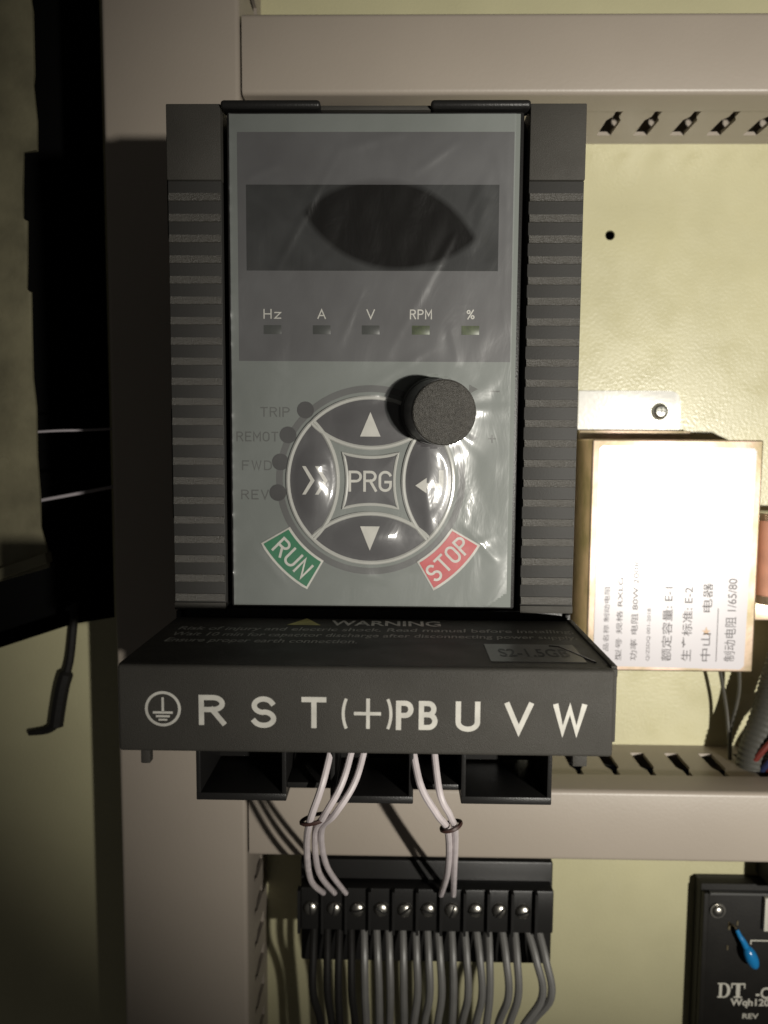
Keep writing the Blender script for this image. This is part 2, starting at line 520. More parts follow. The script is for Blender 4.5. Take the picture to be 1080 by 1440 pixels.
# ================================================================== WIRE DUCTS
PITCH = 16.62
def finger_poly():
    # (u along the wall, d away from the plate): narrow neck slots at the tip, wide slots below
    w, t = 10.3 / 2, 13.8 / 2
    return [(-w, 10.5), (w, 10.5), (w, 27.5), (t, 31.0), (t, 46), (-t, 46), (-t, 31.0), (-w, 27.5)]

def duct(label, horizontal, a0, a1, b0, b1, first, near_end=None, far_end=None, lidtop=True):
    """runs from a0 to a1; walls at b0 and b1; fingers on both walls with slots centred from 'first'"""
    base = (a0, 0, b0) if horizontal else (b0, 0, a0)
    root = thing('wire_duct', base, label, 'wire duct')
    def bx(m, a_0, a_1, y0, y1, b_0, b_1, bev=0):
        if horizontal: m.box(a_0, a_1, y0, y1, b_0, b_1, bev)
        else: m.box(b_0, b_1, y0, y1, a_0, a_1, bev)
    m = MB(); bx(m, a0, a1, -1.8, -0.3, b0 + 1.8, b1 - 1.8); m.build('base', 'duct', root)
    for k, (c0, c1) in enumerate([(b0 + 0.6, b0 + 2.2), (b1 - 2.2, b1 - 0.6)]):
        e = near_end if (k == near_end_wall and near_end is not None) else a1
        m = MB(); bx(m, a0, e, -10.6, -0.2, c0, c1); m.build('side_strip', 'duct', root)
        u = first + PITCH / 2
        src = None
        while u + 7.0 < e + 1:
            if u - 7.0 > a0 - 1:
                if src is None:
                    b = bmesh.new()
                    poly = finger_poly()
                    vs0 = []; vs1 = []
                    for (du, d) in poly:
                        if horizontal:
                            vs0.append(b.verts.new((u + du, -d, c0))); vs1.append(b.verts.new((u + du, -d, c1)))
                        else:
                            vs0.append(b.verts.new((c0, -d, u + du))); vs1.append(b.verts.new((c1, -d, u + du)))
                    b.faces.new(vs0); b.faces.new(vs1[::-1])
                    n = len(poly)
                    for i in range(n):
                        b.faces.new((vs0[i], vs1[i], vs1[(i + 1) % n], vs0[(i + 1) % n]))
                    bmesh.ops.recalc_face_normals(b, faces=b.faces[:])
                    mm = MB(); mm._merge(b)
                    src = mm.build('finger', 'duct', root, smooth=False)
                    u_src = u
                else:
                    if horizontal: copy_part(src, u - u_src, 0, root)
                    else: copy_part(src, 0, u - u_src, root)
            u += PITCH
    # lid: flat front with rounded edges and a lip down each side
    def profile():
        w0, w1 = b0, b1
        r = 2.0
        out = [(w0, -38.0), (w0, -53.0)]
        for k in range(1, 5): 
            a = math.pi / 2 * k / 4
            out.append((w0 + r - r * math.cos(a), -53.0 - r * math.sin(a)))
        for k in range(0, 5):
            a = math.pi / 2 * k / 4
            out.append((w1 - r + r * math.sin(a), -53.0 - r * math.cos(a)))
        out += [(w1, -38.0)]
        inn = [(w1 - 0.5, -38.0), (w1 - 0.5, -53.2), (w1 - 2.2, -54.2), (w0 + 2.2, -54.2), (w0 + 0.5, -53.2), (w0 + 0.5, -38.0)]
        return out + inn
    b = bmesh.new()
    pr = profile()
    A = []; B = []
    for (w, y) in pr:
        if horizontal: A.append(b.verts.new((a0, y, w))); B.append(b.verts.new((a1, y, w)))
        else: A.append(b.verts.new((w, y, a0))); B.append(b.verts.new((w, y, a1)))
    n = len(pr)
    b.faces.new(A); b.faces.new(B[::-1])
    for i in range(n):
        b.faces.new((A[i], B[i], B[(i + 1) % n], A[(i + 1) % n]))
    bmesh.ops.recalc_face_normals(b, faces=b.faces[:])
    mm = MB(); mm._merge(b)
    mm.build('lid', 'duct', root)
    return root

near_end_wall = 1
duct('broad grey-beige wire duct running top to bottom behind the inverter', False, -400, 240, -114.5, -58.4, -395)
duct('grey-beige slotted wire duct running across the top, above the inverter', True, -57.4, 320, 116.8, 148.2, 100.0 - 10 * PITCH)
duct('grey-beige slotted wire duct crossing below the metal box, wires dropping in at its right end', True, -57.4, 320, -206.0, -174.0, 125.3 - 11 * PITCH, near_end=183)

# wires lying inside the lower duct
for i, (y, z, r, mt, lb) in enumerate([(-20, -186, 2.6, 'redw', 'dark red wire seen through the slots of the lower duct'),
                                       (-14, -183, 2.6, 'bluew', 'dark blue wire seen through the slots of the lower duct'),
                                       (-27, -190, 3.2, 'tape', 'black wire lying deep inside the lower duct')]):
    pts = [(-40 + 12 * k, y + 2 * math.sin(k * .7 + i), z + 1.5 * math.sin(k * .5 + 2 * i)) for k in range(28)]
    tag(MB().tube(pts, r).build('duct_wire', mt), lb, 'wire', 'wires inside the lower duct')

# ================================================================== INVERTER
inv = thing('frequency_inverter', (0, 0, -110), 'black frequency inverter with grey keypad and its terminal cover swung open', 'inverter')

MB().box(-57.4, 57.4, -150, -1, -72.4, 69.0, 0.8).build('body', 'black', inv)
# side strips: plain block on top, grooved field below
N_RIB = 21
RP = (49.0 + 70.0) / N_RIB
for s in (-1, 1):
    xa, xb = (42.6, 58.0) if s > 0 else (-58.0, -42.8)
    MB().box(xa, xb, -161, -149, 49.0, 69.4, 0.35).build('side_block', 'black', inv)
    MB().box(xa + .1, xb - .1, -160.3, -149, -72.4, 48.9, 0.2).build('side_panel', 'groove', inv)
    src = None
    for k in range(N_RIB):
        zt = 49.0 - k * RP
        if src is None:
            b = bmesh.new()
            # ramped bar: starts flush with the panel, rises to a crisp lower edge
            prof = [(-160.2, zt - 3.35), (-160.7, zt - 3.45), (-161.05, zt - RP + 0.22), (-160.9, zt - RP + 0.08), (-160.2, zt - RP + 0.06)]
            A = [b.verts.new((xa + .35, y, z)) for y, z in prof]
            B = [b.verts.new((xb - .30, y, z)) for y, z in prof]
            b.faces.new(A); b.faces.new(B[::-1])
            for i in range(len(prof)):
                b.faces.new((A[i], B[i], B[(i + 1) % len(prof)], A[(i + 1) % len(prof)]))
            bmesh.ops.recalc_face_normals(b, faces=b.faces[:])
            mm = MB(); mm._merge(b)
            src = mm.build('rib', 'rib', inv, smooth=False)
        else:
            copy_part(src, 0, -k * RP, inv)
    MB().box(xa + .1, xb - .1, -161, -159, -72.5, -70.3, 0.2).build('side_foot', 'black', inv)
# small bosses added along the left flank to make its cast shadow jagged
for z0, z1, t in [(34, 62, 0.9), (-8, 22, 0.4), (-46, -14, 0.9), (-68, -52, 0.4)]:
    MB().box(-58 - t, -57.3, -158, -60, z0, z1, 0.3).build('shadow_jag_boss', 'black', inv)
# rim over the keypad
for x0, x1 in ((-42.6, -15.0), (15.2, 42.6)):
    MB().box(x0, x1, -162.6, -156, 67.6, 69.9, 1.0, 3).build('top_lip', 'dark', inv)
MB().box(-15.2, 15.4, -160.2, -150, 67.9, 69.2, 0.3).build('top_bridge', 'black', inv)

# terminal section below
MB().box(-54.5, 54.5, -96, -1, -140, -72.3, 0.8).build('terminal_base', 'dark', inv)
for x0, x1, zb in [(-58, -28.5, -140.2), (-14.2, 12.8, -140.6), (28.3, 57.6, -140.3)]:
    fr = MB()
    fr.box(x0, x1, -140, -104, zb, zb + 2.6, 0.4)
    fr.box(x0, x0 + 1.5, -139.8, -104, zb + 1.5, -95, 0.3); fr.box(x1 - 1.5, x1, -139.8, -104, zb + 1.5, -95, 0.3)
    fr.build('terminal_guard', 'dark', inv)
MB().box(-57, 57, -112, -95, -137, -74, 0.5).build('terminal_housing', 'dark', inv)
MB().box(-56.5, 56.5, -158.5, -100, -79.5, -72.3, 0.5).build('cover_hinge_bar', 'dark', inv)
for x0 in (-57.8, 56.0):
    MB().box(x0, x0 + 1.6, -160, -100, -114, -73, 0.3).build('side_cheek', 'dark', inv)
for x0 in (-28.3, 12.8):
    MB().box(x0 - .2, x0 + 15.6, -138, -104, -136.6, -134.6, 0.3).build('cable_sill', 'dark', inv)
src = None
for k, x in enumerate([-42, -33.5, -25, 0.5, 34, 40.5, 47, 53]):
    if src is None:
        src = MB().cyl((x, -113.6, -128), (x, -111.5, -128), 1.9, seg=14).build('terminal_screw', 'darksteel', inv)
        x_s = x
    else:
        copy_part(src, x - x_s, random.uniform(-1.2, 0.8), inv)

# terminal cover swung open towards the viewer
cov = MB().box(-57.2, 57.6, -209.5, -161.2, -76.6, -74.6, 0.3)
cov.box(-57.0, 56.6, -211.2, -208.6, -94.8, -74.3, 0.9, 3)
cov.box(-57.2, -56.0, -209, -162, -92, -75.5, 0.2)
cov.box(56.2, 57.6, -209, -162, -92, -74.0, 0.2)
cov = cov.build('terminal_cover', 'black', inv)
MB().box(-52.6, -50.4, -209, -206.5, -98.6, -94.0, 0.3).build('latch_tab', 'black', cov)
MB().box(48.2, 51.6, -208, -206, -98.4, -94.0, 0.3).build('latch_tab', 'black', cov)
MB().tube([(45.5, -190.5, -74.5), (47.8, -191.2, -74.5), (50.5, -197, -74.5), (53.6, -204.8, -74.5)], 0.35, 6).build('moulded_edge', 'dark', cov)
MB().box(29.2, 51.6, -205, -189.2, -74.6, -74.35).build('sticker', 'sticker', cov)
lettering('S2-1.5GB', (40.5, -197.3), (17, 7.0), -74.28, 'dark', cov, bold=0.01, plane='top')
lettering('WARNING', (3.9, -167.0), (31, 6.2), -74.55, 'warn', cov, bold=0.02, plane='top')
b = MB(); b.bm.faces.new([b.bm.verts.new(p) for p in [(-23.8, -170.2, -74.5), (-14.2, -170.2, -74.5), (-19.0, -161.8, -74.5)]])
b.build('warning_triangle', 'warny', cov, smooth=False)
for t, x0, x1, y in [('Risk of injury and electric shock. Read manual before installing.', -52.6, 55.0, -175.2),
                     ('Wait 10 min for capacitor discharge after disconnecting power supply.', -52.8, 54.6, -181.6),
                     ('Ensure proper earth connection.', -52.6, -3, -188.0)]:
    lettering(t, ((x0 + x1) / 2, y), (x1 - x0, 5.0), -74.55, 'warn2', cov, bold=0.012, plane='top', skew=0.1)
# front of the cover: terminal names
YC = -211.26
def sign(s, x0, x1, z0, z1, w=1.22):
    strokes(s, (x1 - x0, z1 - z0), ((x0 + x1) / 2, (z0 + z1) / 2), YC, w, 'white', cov)
sign('R', -38.2, -32.0, -88.3, -81.2)
sign('S', -26.2, -20.4, -88.8, -81.4)
sign('T', -14.6, -8.9, -88.7, -81.4)
for cx, a0, a1 in ((3.9, 157, 203), (-3.1, -23, 23)):
    o = arc(cx, -85.2, 9.3, a0, a1, 12); q = arc(cx, -85.2, 8.6, a0, a1, 12)
    b = MB(); vo = [b.bm.verts.new((x, YC, z)) for x, z in o]; vi = [b.bm.verts.new((x, YC, z)) for x, z in q]
    for i in range(12): b.bm.faces.new((vo[i], vo[i + 1], vi[i + 1], vi[i]))
    b.build('bracket_sign', 'white', cov, smooth=False)
b = MB(); b.box(-2.6, 3.6, YC, YC + .05, -85.55, -84.75); b.box(0.2, 1.05, YC - .01, YC + .05, -88.7, -81.6)
b.build('plus_sign', 'white', cov, smooth=False)
sign('P', 7.0, 11.0, -88.9, -82.0, 1.2)
sign('B', 12.2, 16.5, -88.8, -82.0, 1.2)
sign('U', 20.6, 26.2, -89.1, -82.0)
sign('V', 31.8, 38.2, -89.3, -82.1)
sign('W', 42.8, 50.3, -89.4, -82.3)
# protective earth sign
ring = MB()
outer = arc(-46.45, -84.6, 4.15, 0, 360, 48)[:-1]; inner = arc(-46.45, -84.6, 3.5, 0, 360, 48)[:-1]
vo = [ring.bm.verts.new((x, YC, z)) for x, z in outer]; vi = [ring.bm.verts.new((x, YC, z)) for x, z in inner]
for i in range(48):
    ring.bm.faces.new((vo[i], vo[(i + 1) % 48], vi[(i + 1) % 48], vi[i]))
ring.box(-46.75, -46.2, YC, YC + .05, -85.3, -81.9)
ring.box(-48.8, -44.2, YC, YC + .05, -85.75, -85.2)
ring.box(-48.1, -44.9, YC, YC + .05, -86.6, -86.1)
ring.box(-47.5, -45.5, YC, YC + .05, -87.4, -86.95)
ring.build('earth_sign', 'white', cov, smooth=False)

# ------------------------------------------------------------------ keypad
YK = -161.0
key = MB().box(-41.2, 41.0, YK, -150.5, -71.4, 67.2, 0.7).build('keypad', 'dark', inv)
MB().box(-40.4, 39.9, YK - .25, YK + .5, -70.8, 66.5, 0.12).build('face_sheet', 'keypad', key)
YS = YK - .25
MB().box(-38.2, 38.3, YS - .06, YS + .05, -0.7, 61.7).build('header_panel', 'header', key, smooth=False)
MB().box(-35.8, 34.4, YS - .16, YS + .05, 24.3, 47.6).build('display_window', 'window', key, smooth=False)
for i, (s, x, w) in enumerate([('Hz', -28.7, 5.0), ('A', -14.8, 2.4), ('V', -1.0, 2.4), ('RPM', 13.1, 6.2), ('%', 27.0, 2.3)]):
    strokes(s, (w, 2.7), (x, 12.4), YS - .09, 0.34, 'print', key)
    MB().box(x - 2.5, x + 2.5, YS - .10, YS, 6.8, 9.3, 0.04).build('indicator', 'indg' if i > 2 else 'ind', key)
BC = (-0.8, -34.4)
for s, (tx, tz), w, (dx, dz) in [('TRIP', (-28.1, -15.0), 8.4, (-19.4, -14.4)), ('REMOT', (-33.2, -22.0), 12.0, (-24.4, -21.5)),
                                 ('FWD', (-33.4, -30.2), 8.6, (-26.6, -29.2)), ('REV', (-34.0, -38.6), 8.0, (-27.4, -38.0))]:
    strokes(s, (w, 2.8), (tx, tz), YS - .04, 0.36, 'grey_print', key)
    MB().cyl((dx, YS - .15, dz), (dx, YS + .1, dz), 2.4, seg=24).build('indicator_dot', 'dot', key)
# ring round the buttons, one flat darker grey
b = MB()
outer = arc(BC[0], BC[1], 27.1, 0, 360, 96)[:-1]; inner = arc(BC[0], BC[1], 25.2, 0, 360, 96)[:-1]
vo = [b.bm.verts.new((x, YS - .05, z)) for x, z in outer]; vi = [b.bm.verts.new((x, YS - .05, z)) for x, z in inner]
for i in range(96):
    b.bm.faces.new((vo[i], vo[(i + 1) % 96], vi[(i + 1) % 96], vi[i]))
b.build('button_ring', 'ring', key, smooth=False)
# buttons: four lens shapes and the square between them
def lens(R, r2, off, n=22):
    z = (off * off + R * R - r2 * r2) / (2 * off)
    x = math.sqrt(R * R - z * z)
    a = math.degrees(math.atan2(z, x))
    top = arc(0, 0, R, a, 180 - a, n)
    a2 = math.degrees(math.atan2(z - off, x))
    low = arc(0, off, r2, -180 - a2, a2, n)
    return top + low[1:-1]
L0 = lens(23.6, 24.2, 33.6)
def rotp(p, d):
    a = math.radians(d)
    return [(BC[0] + x * math.cos(a) - z * math.sin(a), BC[1] + x * math.sin(a) + z * math.cos(a)) for x, z in p]
BUT = []
for d in (0, 90, 180, 270):
    P = rotp(L0, d)
    ca = math.radians(90 + d)
    c = (BC[0] + 16.2 * math.cos(ca), BC[1] + 16.2 * math.sin(ca))
    BUT.append((P, c))
    bt = MB().dome(P, c, YS - .45, 0.75).build('button', 'button', key)
    MB().tube([(x, YS - .30, z) for x, z in P], 0.66, 8, closed=True).build('button_rim', 'rim', key)
sq = []
rr = 26.9
half = math.degrees(math.acos((33.6 - 7.9) / rr))
for d in (0, -90, -180, -270):
    for x, z in arc(0, 33.6, rr, -90 - half, -90 + half, 12)[:-1]:
        sq.append(rotp([(x, z)], d)[0])
MB().dome(sq, BC, YS - .40, 0.25).build('button', 'button', key)
MB().tube([(x, YS - .30, z) for x, z in sq], 0.50, 8, closed=True).build('button_rim', 'rim', key)
YB = YS - 1.30
strokes('PRG', (12.4, 6.0), (-0.9, -34.5), YS - .75, 0.75, 'print', key, gap=.2)
MB().prism([(-3.8, -21.8), (2.0, -21.8), (-0.9, -14.9)], YB, YB + .5).build('button_symbol', 'print', key, smooth=False)
MB().prism([(-3.7, -47.4), (1.9, -47.4), (-0.9, -54.4)], YB, YB + .5).build('button_symbol', 'print', key, smooth=False)
b = MB()
for ox in (-20.3, -16.6):
    b.prism([(ox, -30.3), (ox + 1.0, -30.3), (ox + 3.6, -34.4), (ox + 1.0, -38.4), (ox, -38.4), (ox + 2.4, -34.4)], YB, YB + .5)
b.build('button_symbol', 'print', key, smooth=False)
MB().prism([(12.0, -35.6), (15.2, -33.4), (15.2, -34.9), (18.6, -34.9), (18.6, -31.2), (20.0, -31.2), (20.0, -36.3), (15.2, -36.3), (15.2, -37.8)],
           YB, YB + .5).build('button_symbol', 'print', key, smooth=False)
# run and stop
for a0, a1, mt, s, rot, lab in [(210, 240, 'green', 'RUN', -45, 'green RUN key'), (300, 330, 'red', 'STOP', 45, 'red STOP key')]:
    po = arc(BC[0], BC[1], 36.6, a0, a1, 10) + arc(BC[0], BC[1], 26.8, a1, a0, 10)
    MB().prism(po, YS - .25, YS, 0.15).build('key_border', 'print', key)
    pi_ = arc(BC[0], BC[1], 35.9, a0 + .9, a1 - .9, 10) + arc(BC[0], BC[1], 27.5, a1 - 1.1, a0 + 1.1, 10)
    MB().prism(pi_, YS - .34, YS - .1).build('key', mt, key, label=lab)
    am = math.radians((a0 + a1) / 2)
    strokes(s, (12.2 if s == 'RUN' else 14.6, 5.4), (BC[0] + 31.7 * math.cos(am), BC[1] + 31.7 * math.sin(am)), YS - .38, 0.72, 'print', key, rot=math.radians(rot), gap=.28)
# marks beside the knob
MB().box(33.0, 35.6, YS - .05, YS, -9.1, -8.7).build('minus_mark', 'grey_print', key, smooth=False)
b = MB(); b.box(32.6, 34.8, YS - .05, YS, -22.4, -22.0); b.box(33.5, 33.9, YS - .06, YS, -23.4, -21.1); b.build('plus_mark', 'grey_print', key, smooth=False)
MB().prism([(27.0, -9.6), (27.0, -7.0), (29.4, -8.3)], YS - .05, YS).build('arrow_mark', 'grey_print', key, smooth=False)
MB().prism([(27.2, -23.4), (27.2, -20.6), (29.8, -22.0)], YS - .05, YS).build('arrow_mark', 'grey_print', key, smooth=False)
# knob, slightly tilted on its shaft
kb = Vector((16.9, YS, -14.6)); kt = Vector((19.4, -174.6, -15.4))
kn = MB().cyl(kb, kb + (kt - kb) * .16, 9.6, 9.3, 48)
kn.cyl(kb + (kt - kb) * .1, kb + (kt - kb) * .93, 9.2, 8.9, 48)
kn = kn.build('knob', 'knob_shade', inv)
MB().cyl(kb + (kt - kb) * .9, kt, 8.9, 8.7, 48, 0.5).build('knob_cap', 'knob', kn)

# protective film, creased over the buttons
CREASE = [(-30, 20, -8, 60, .25, .8), (2, -2, 34, 55, .25, .9), (-38, 5, -20, -8, .3, 1.0), (10, -60, 36, -50, .3, .9), (-36, -52, -24, -66, .3, .9), (-10, 3, -2, 22, .2, .7),
          (25, -46, 36, -58, .4, .8), (14, -34, 17, -50, .45, 1.0), (-3, -9, 18, 4, .3, .9), (-22, -31, -12, -29.5, .35, .8), (-38, -31, -26, -27, .3, 1.0),
          (-37, -40, -27, -37, .25, .9), (33, 58, 37, 40, .3, 1.0), (26, 28, 31, 44, .3, 1.4), (-16, -58, 6, -64, .3, .9), (24, -2, 21, 10, .35, .8),
          (36.6, 66, 36.2, 6, .12, .5), (-12, 56, 10, 62, .25, 1.0), (-36, 49, -26, 53, .3, .9), (10, 50, 24, 60, .3, .9)]
def film():
    b = bmesh.new()
    NX, NZ = 150, 250
    X0, X1, Z0, Z1 = -40.3, 38.6, -70.6, 66.4
    def h(x, z):
        r = math.hypot(x - BC[0], z - BC[1])
        t = min(1, max(0, (31.5 - r) / 7.5)); t = t * t * (3 - 2 * t)
        v = 0.55 + 0.75 * t
        for P, c in BUT:
            q = math.hypot((x - c[0]) / (11.5 if abs(c[0] - BC[0]) < 1 else 6.4), (z - c[1]) / (6.4 if abs(c[0] - BC[0]) < 1 else 11.5))
            if q < 1:
                if abs(c[0] - BC[0]) > 5: v += 1.85 * (1 - math.sqrt(q * q + 0.03) / 1.015) * min(1, (1 - q) * 4)
                else: v += 1.5 * (1 - q * q) ** 2
        rk = math.hypot(x - 17.5, z + 14.8)
        v += 1.1 * math.exp(-((rk - 9) / 4.0) ** 2) if rk > 9 else 1.1
        th = math.atan2(z + 14.8, x - 17.5)
        v += 0.35 * math.exp(-max(0, rk - 10) / 14) * noise.noise(Vector((th * 4.5, rk * 0.03, 3)))
        v += 0.55 * noise.noise(Vector((x * .05 + z * .02, z * .035, 1.7))) + 0.24 * noise.noise(Vector((x * .16 - z * .06, z * .09 + x * .05, 5.1)))
        v += 0.55 * math.exp(-(x - X0) / 1.3) * (0.6 + 0.8 * noise.noise(Vector((0, z * .35, 9))))
        v += 0.8 * math.exp(-((x + 1.5) ** 2 / 14 + (z + 10.2) ** 2 / 3.0))
        for (ax_, az_, bx_, bz_, hh, sg) in CREASE:
            dx, dz = bx_ - ax_, bz_ - az_
            t = max(0, min(1, ((x - ax_) * dx + (z - az_) * dz) / (dx * dx + dz * dz)))
            v += hh * (1 - abs(2 * t - 1) ** 3) * math.exp(-((x - ax_ - t * dx) ** 2 + (z - az_ - t * dz) ** 2) / (2 * sg * sg))
        return max(v, 0.35)
    g = {}
    for i in range(NX + 1):
        for j in range(NZ + 1):
            x = X0 + (X1 - X0) * i / NX; z = Z0 + (Z1 - Z0) * j / NZ
            rk = math.hypot(x - 17.0, z + 14.7)
            if rk < 9.9: continue
            if (x - 33.5) > 0 and z < -67 + 0 and (x - 33.5) * .8 + (-67 - z) * 1.2 > 4.0: continue
            g[i, j] = b.verts.new((x, YS - h(x, z), z))
    for i in range(NX):
        for j in range(NZ):
            k = [(i, j), (i + 1, j), (i + 1, j + 1), (i, j + 1)]
            if all(q in g for q in k):
                b.faces.new([g[q] for q in k])
    m = MB(); m._merge(b)
    o = m.build('protective_film', 'film', key)
    return o
film()

# ================================================================== METAL BOX
box = thing('metal_box', (130, 0, -75), 'gold-passivated metal box with a white printed label, right of the inverter', 'metal box')
MB().box(93.2, 168.6, -35, -1, -126.4, -21.4, 0.8, 3).build('case', 'zinc', box)
MB().prism([(96.4, -122.6), (97.8, -124.0), (162.6, -125.0), (164.4, -123.4), (165.6, -26.4), (164.4, -25.0), (97.6, -24.2), (96.2, -25.6)],
           -35.3, -34.9).build('label_plate', 'label', box)
cols = [(101.8, '产品名称 制动电阻', 2.6, 34, 'ink'), (107.6, '型号 规格 RXLG', 2.8, 38, 'ink'), (114.4, '功率 电阻 80W 200R', 3.2, 46, 'ink'), (121.0, 'Q/ZSDQ 001-2018', 1.8, 24, 'ink'),
        (129.2, '额定容量: E-1', 4.6, 34, 'ink'), (138.2, '生产标准: E-2', 4.6, 34, 'ink'), (146.8, '中山    电器', 4.4, 36, 'ink'), (157.6, '制动电阻 1/65/80', 5.0, 38, 'ink')]
for x, s, hh, ln, mt in cols:
    lettering(s, (x, -121.4 + ln / 2), (ln, hh), -35.36, mt, box, rot=math.radians(90), bold=0.006)
lettering('★', (146.8, -107.5), (4.2, 4.2), -35.36, 'inkp', box)
MB().box(151.6, 151.95, -35.36, -35.2, -121.5, -97).build('label_line', 'ink', box, smooth=False)
MB().prism(arc(138.5, -2.5, 4.6, 90, 0, 6) + [(143.4, -16.6), (94, -16.6), (94, 2.1)], -1.6, -0.1, 0.2).build('tab', 'tabm', box)
MB().box(94.0, 147.0, -6.0, -1.7, -21.6, -17.0, 0.3).build('case_lip', 'zinc', box)
sb = MB().cyl((133, -1.6, -7.8), (133, -2.4, -7.8), 4.6, 4.6, 32)
sb.cyl((133, -2.2, -7.8), (133, -5.2, -7.8), 4.3, 3.0, 32, 0.8)
sb = sb.build('tab_screw', 'darksteel', box)
b = MB(); b.box(131.0, 135.0, -5.28, -5.0, -8.1, -7.5); b.box(132.7, 133.3, -5.30, -5.0, -9.8, -5.8); b.build('screw_slot', 'dark', sb, smooth=False)

# ================================================================== WIRES
def smooth(pts, n=8):
    pts = [Vector(p) for p in pts]
    out = []
    for i in range(len(pts) - 1):
        p0 = pts[max(i - 1, 0)]; p1 = pts[i]; p2 = pts[i + 1]; p3 = pts[min(i + 2, len(pts) - 1)]
        for k in range(n):
            t = k / n
            out.append(0.5 * ((2 * p1) + (-p0 + p2) * t + (2 * p0 - 5 * p1 + 4 * p2 - p3) * t * t + (-p0 + 3 * p1 - 3 * p2 + p3) * t ** 3))
    out.append(pts[-1])
    return out
def wire(name, pts, r, material, label, group=None, seg=10):
    return tag(MB().tube(smooth(pts), r, seg).build(name, material), label, 'wire', group)

G = 'white wires leaving the inverter terminals'
wire('white_wire', [(-12.5, -132, -116), (-16.2, -143, -132), (-20.6, -141, -146), (-24.0, -122, -165), (-26, -92, -195), (-24.5, -56, -222)], 1.2, 'wwire',
     'white wire, outer left of the three below the inverter', G)
wire('white_wire', [(-5.5, -132, -116), (-9.6, -143, -131), (-15.6, -143, -143), (-20.4, -128, -157), (-22.5, -95, -190), (-19.5, -56, -222)], 1.15, 'wwire',
     'white wire, middle of the three below the inverter', G)
wire('white_wire', [(-1.5, -132, -116), (-5.4, -143, -130.5), (-12.0, -145, -141.5), (-17.8, -132, -154), (-19.0, -98, -186), (-14.5, -56, -222)], 1.1, 'wwire',
     'white wire, innermost and most slanted of the three below the inverter', G)
wire('white_wire', [(11.5, -132, -118), (14.8, -143, -132), (20.2, -143, -142), (25.0, -130, -155), (27.5, -96, -188), (27.5, -56, -222)], 1.2, 'wwire',
     'white wire running down slantwise on the left of the right-hand pair', G)
wire('white_wire', [(19, -132, -118), (21.0, -144, -134), (24.6, -142, -143), (27.6, -128, -156), (30.0, -96, -188), (33.0, -56, -222)], 1.15, 'wwire',
     'white wire on the right of the right-hand pair below the inverter', G)
G = 'dark ties round the white wires'
for c, w, lb in [((-19.3, -139, -146.5), 5.6, 'dark tie round the left bunch of white wires'), ((25.6, -135.5, -150), 4.0, 'dark tie round the right pair of white wires')]:
    pts = [(c[0] + w * .8 * math.cos(a), c[1] + 3.0 * math.sin(a), c[2] + 1.2 * math.cos(a)) for a in [2 * math.pi * k / 20 for k in range(20)]]
    tag(MB().tube(pts, 0.7, 6, closed=True).build('wire_tie', 'brown'), lb, 'tie', G)

G = 'pale thin wires beside the duct'
wire('pale_wire', [(-113, -30, -17.5), (-126, -46, -18.9), (-140, -52, -19.5), (-158, -58, -21.0)], 0.55, 'pwire', 'pale thin wire left of the tall duct, the upper of two', G)
wire('pale_wire', [(-113, -30, -42.5), (-126, -46, -45.3), (-140, -52, -48.0), (-158, -58, -51.5)], 0.75, 'pwire', 'pale thin wire left of the tall duct, the lower of two', G)

G = 'thin dark wires below the metal box'
wire('dark_wire', [(161.0, -14, -124), (165.2, -12, -140), (168, -12, -155), (168.6, -16, -176), (168, -20, -190)], 0.9, 'bwire', 'thin dark wire below the metal box, the left one hanging straight', G)
wire('dark_wire', [(172, -12, -124), (173.2, -12, -140), (172.2, -12, -150), (169.0, -14, -163), (168.0, -18, -178)], 0.9, 'bwire', 'thin dark wire below the metal box, the right one bowing inwards', G)

# ribbed black sleeve dropping into the duct
pts = smooth([(199, -16, -100), (194, -18, -112), (188, -20, -130), (183, -22, -148), (176, -24, -168), (174, -26, -184)], 16)
rads = [7.5 * (1 - .12 * i / len(pts)) + (0.25 if i % 2 else -0.25) for i in range(len(pts))]
tag(MB().tube(pts, rads, 18).build('cable_sleeve', 'sleeve'), 'dark ribbed cable sleeve dropping into the duct right of the metal box', 'cable sleeve')
G = 'coloured wires entering the lower duct'
for i, (x, z, mt, lb) in enumerate([(176, 0, 'redw', 'dark red wire dropping into the lower duct, next to the sleeve'), (180, -1, 'bluew', 'dark blue wire dropping into the lower duct at the right edge'),
                                    (184, 2, 'redw', 'dark red wire at the far right edge above the lower duct'), (187, -3, 'wwire', 'whitish wire crossing above the coloured wires at the right edge'),
                                    (190, -3, 'bluew', 'dark blue wire low at the right edge over the lower duct'), (193, 1, 'tape', 'black wire among the coloured ones at the right edge')]):
    y = -26 - 3 * (i % 3)
    wire('lead', [(x - 6, -22, -186 + z), (x - 1, y - 4, -168 + z), (x + 9, y - 6, -154 + z), (x + 24, y - 2, -142 + z)], 1.5, mt, lb, G)
# banded orange part at the right edge
bc = thing('banded_component', (184, 0, -77), 'salmon-orange round part with bright bands at the right edge, beside the metal box', 'electrical part')
MB().cyl((187, -17, -94), (187, -17, -58), 11.5, 11.5, 40).build('sleeve', 'salmon', bc)
for z0, z1 in ((-58.5, -55.0), (-97.5, -93.5)):
    MB().cyl((187, -17, z0), (187, -17, z1), 12.3, 12.3, 40).build('band', 'steel', bc)
MB().box(178, 196, -14, -1, -107, -97.4, 0.5).build('foot', 'zinc', bc)

